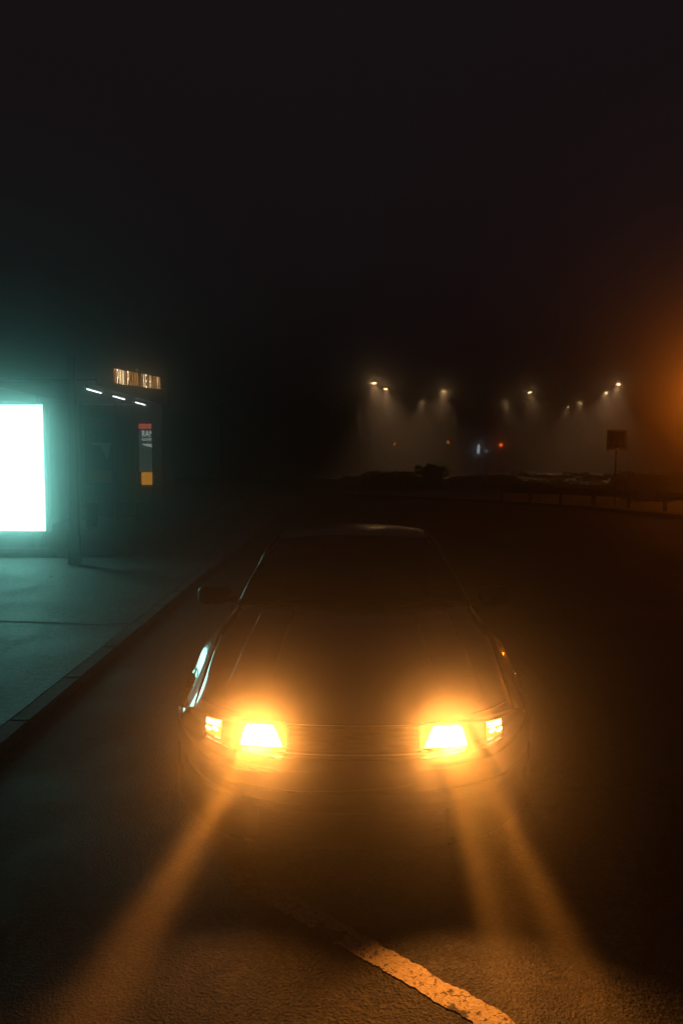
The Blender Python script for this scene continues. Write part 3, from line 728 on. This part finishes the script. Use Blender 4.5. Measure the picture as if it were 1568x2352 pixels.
# signals and lit signs in the fog
def signal(px, py, d, col, s_, r_, name, label, cat):
    x = (px-784)/1755*d; z = 1.82+(1053-py)/1755*d
    t = thing(name, label, cat, (x, d, 0))
    bm = bmesh.new(); tube(bm, [(0, .12, 0), (0, .12, z+.3)], .05, 8); link('pole', bm, M['darksteel'], t)
    bm = bmesh.new(); box(bm, -.16, .16, -.05, .12, z-.62, z+.2, bev=.03); hd = link('signal_head', bm, M['darksteel'], t)
    bm = bmesh.new(); lathe(bm, [(r_, 0), (r_*.9, .03), (r_*.4, .05)], 20, Matrix.Translation((0, -.052, z)) @ Matrix.Rotation(R(90), 4, 'X')); link('signal_lens', bm, emit('signal_glow', col, s_), hd, smooth=True)
    return t
signal(1148, 1022, 70, (1.0, .13, .015), 20, .15, 'traffic_signal', 'red traffic signal glowing right of the pale vertical light', 'traffic light')
signal(1027, 1016, 78, (1.0, .28, .03), 5, .15, 'traffic_signal', 'dim orange signal between the red one and the left orange one', 'traffic light')
signal(905, 1020, 84, (1.0, .28, .03), 5, .15, 'traffic_signal', 'faint orange signal farthest to the left under the street lamps', 'traffic light')
t = thing('lit_sign', 'narrow pale vertical lit sign deep in the fog', 'sign', (11.6, 65, 0))
bm = bmesh.new(); box(bm, -.16, .16, .0, .12, 0, 3.1, bev=.02); link('casing', bm, M['darksteel'], t)
bm = bmesh.new(); box(bm, -.10, .10, -.02, -.004, 2.25, 3.0); link('lit_face', bm, M['cool'], t)
t = thing('lit_sign', 'dimmer pale patch of light just right of the narrow lit sign', 'sign', (12.45, 66, 0))
bm = bmesh.new(); box(bm, -.22, .22, .0, .12, 0, 2.7, bev=.02); link('casing', bm, M['darksteel'], t)
bm = bmesh.new(); box(bm, -.13, .13, -.02, -.004, 2.3, 2.6); link('lit_face', bm, emit('pale_glow', (.75, .9, 1.0), .9), t)
# faint double plate sign on the left
t = thing('plate_sign', 'faint double plate sign on a pole right of the bus shelter', 'sign', (-5.6, 36, .1))
bm = bmesh.new(); tube(bm, [(0, .03, 0), (0, .03, 4.3)], .04, 8); link('pole', bm, M['darksteel'], t)
bm = bmesh.new(); box(bm, -.30, .30, -.02, 0, 3.88, 4.16); box(bm, -.30, .30, -.02, 0, 3.50, 3.78); link('plate', bm, M['whitepaint'], t)

# ------------------------------------------------------------------ bushes
def leaves(bm, c, rx, ry, rz, n_, s0=.05, s1=.11):
    cl = [(random.gauss(0, .45), random.gauss(0, .45), random.uniform(.1, .95), random.uniform(.25, .45)) for _ in range(16)]
    for i in range(n_):
        k = random.choice(cl); d = Vector((random.gauss(0, 1), random.gauss(0, 1), random.gauss(0, 1))).normalized()*k[3]*random.uniform(.5, 1)
        p = Vector((c[0]+(k[0]+d.x)*rx, c[1]+(k[1]+d.y)*ry, max(.02, c[2]+(k[2]+d.z)*rz))); s_ = random.uniform(s0, s1)
        a_ = Vector((random.gauss(0, 1), random.gauss(0, 1), random.gauss(0, 1))).normalized(); b_ = a_.cross(Vector((random.gauss(0, 1), random.gauss(0, 1), .3))).normalized()
        bm.faces.new([bm.verts.new(p+a_*s_), bm.verts.new(p+b_*s_*.5), bm.verts.new(p-a_*s_), bm.verts.new(p-b_*s_*.5)])
def bush(x, y, rx, rz, n_, label):
    t = thing('bush', label, 'bush', (x, y, .0), 0, 'dark bushes at the road edge')
    bm = bmesh.new(); leaves(bm, (0, 0, .1), rx, rx*.7, rz, n_); link('foliage', bm, M['leaf'], t)
    bm = bmesh.new()
    for k in range(6): a_ = k*1.05; tube(bm, [(.05*math.cos(a_), .05*math.sin(a_), 0), (.3*rx*math.cos(a_), .3*rx*math.sin(a_), rz*.5), (.6*rx*math.cos(a_), .5*rx*math.sin(a_), rz*.85)], [.03, .02, .01], 6)
    link('stems', bm, M['bark'], t)
bush(11.9, 30.5, .95, .95, 2600, 'round bush between the crossing sign and the amber glow')
bush(6.0, 50, 1.1, 1.2, 2600, 'round dark bush standing above the low one under the middle street lamps')
bush(3.2, 48, 2.8, .75, 3600, 'wide low dark bush beyond the left half of the car roof')
bush(9.6, 49, 2.4, .62, 2600, 'low dark bush under the red signal')
hg = thing('hedge', 'long low dark hedge along the far edge of the road below the street lamps', 'hedge', (0, 0, 0))
bm = bmesh.new()
for k in range(30000):
    x = random.uniform(-9, 27); hh = (.78 if x < 8 else .99)+.07*math.sin(x*2.1)+.05*math.sin(x*5.3)+.04*math.sin(x*11)
    p = Vector((x, 41.6+random.uniform(-.35, .35), hh*random.random()**.6)); s_ = random.uniform(.04, .08)
    a_ = Vector((random.gauss(0, 1), random.gauss(0, 1), random.gauss(0, 1))).normalized(); b_ = a_.cross(Vector((random.gauss(0, 1), random.gauss(0, 1), .3))).normalized()
    bm.faces.new([bm.verts.new(p+a_*s_), bm.verts.new(p+b_*s_*.5), bm.verts.new(p-a_*s_), bm.verts.new(p-b_*s_*.5)])
link('foliage', bm, M['leaf'], hg)

# ------------------------------------------------------------------ haze: even air round everything
m, t_, o_ = nt('fog_air'); pv = t_.nodes.new('ShaderNodeVolumePrincipled')
pv.inputs['Color'].default_value = (.93, .93, .93, 1); pv.inputs['Density'].default_value = FOG_D; pv.inputs['Anisotropy'].default_value = FOG_G
t_.links.new(pv.outputs[0], o_.inputs['Volume'])
bm = bmesh.new(); box(bm, -100, 100, -15, 145, -1.0, 9.0); struct('haze', bm, m, kind='stuff')
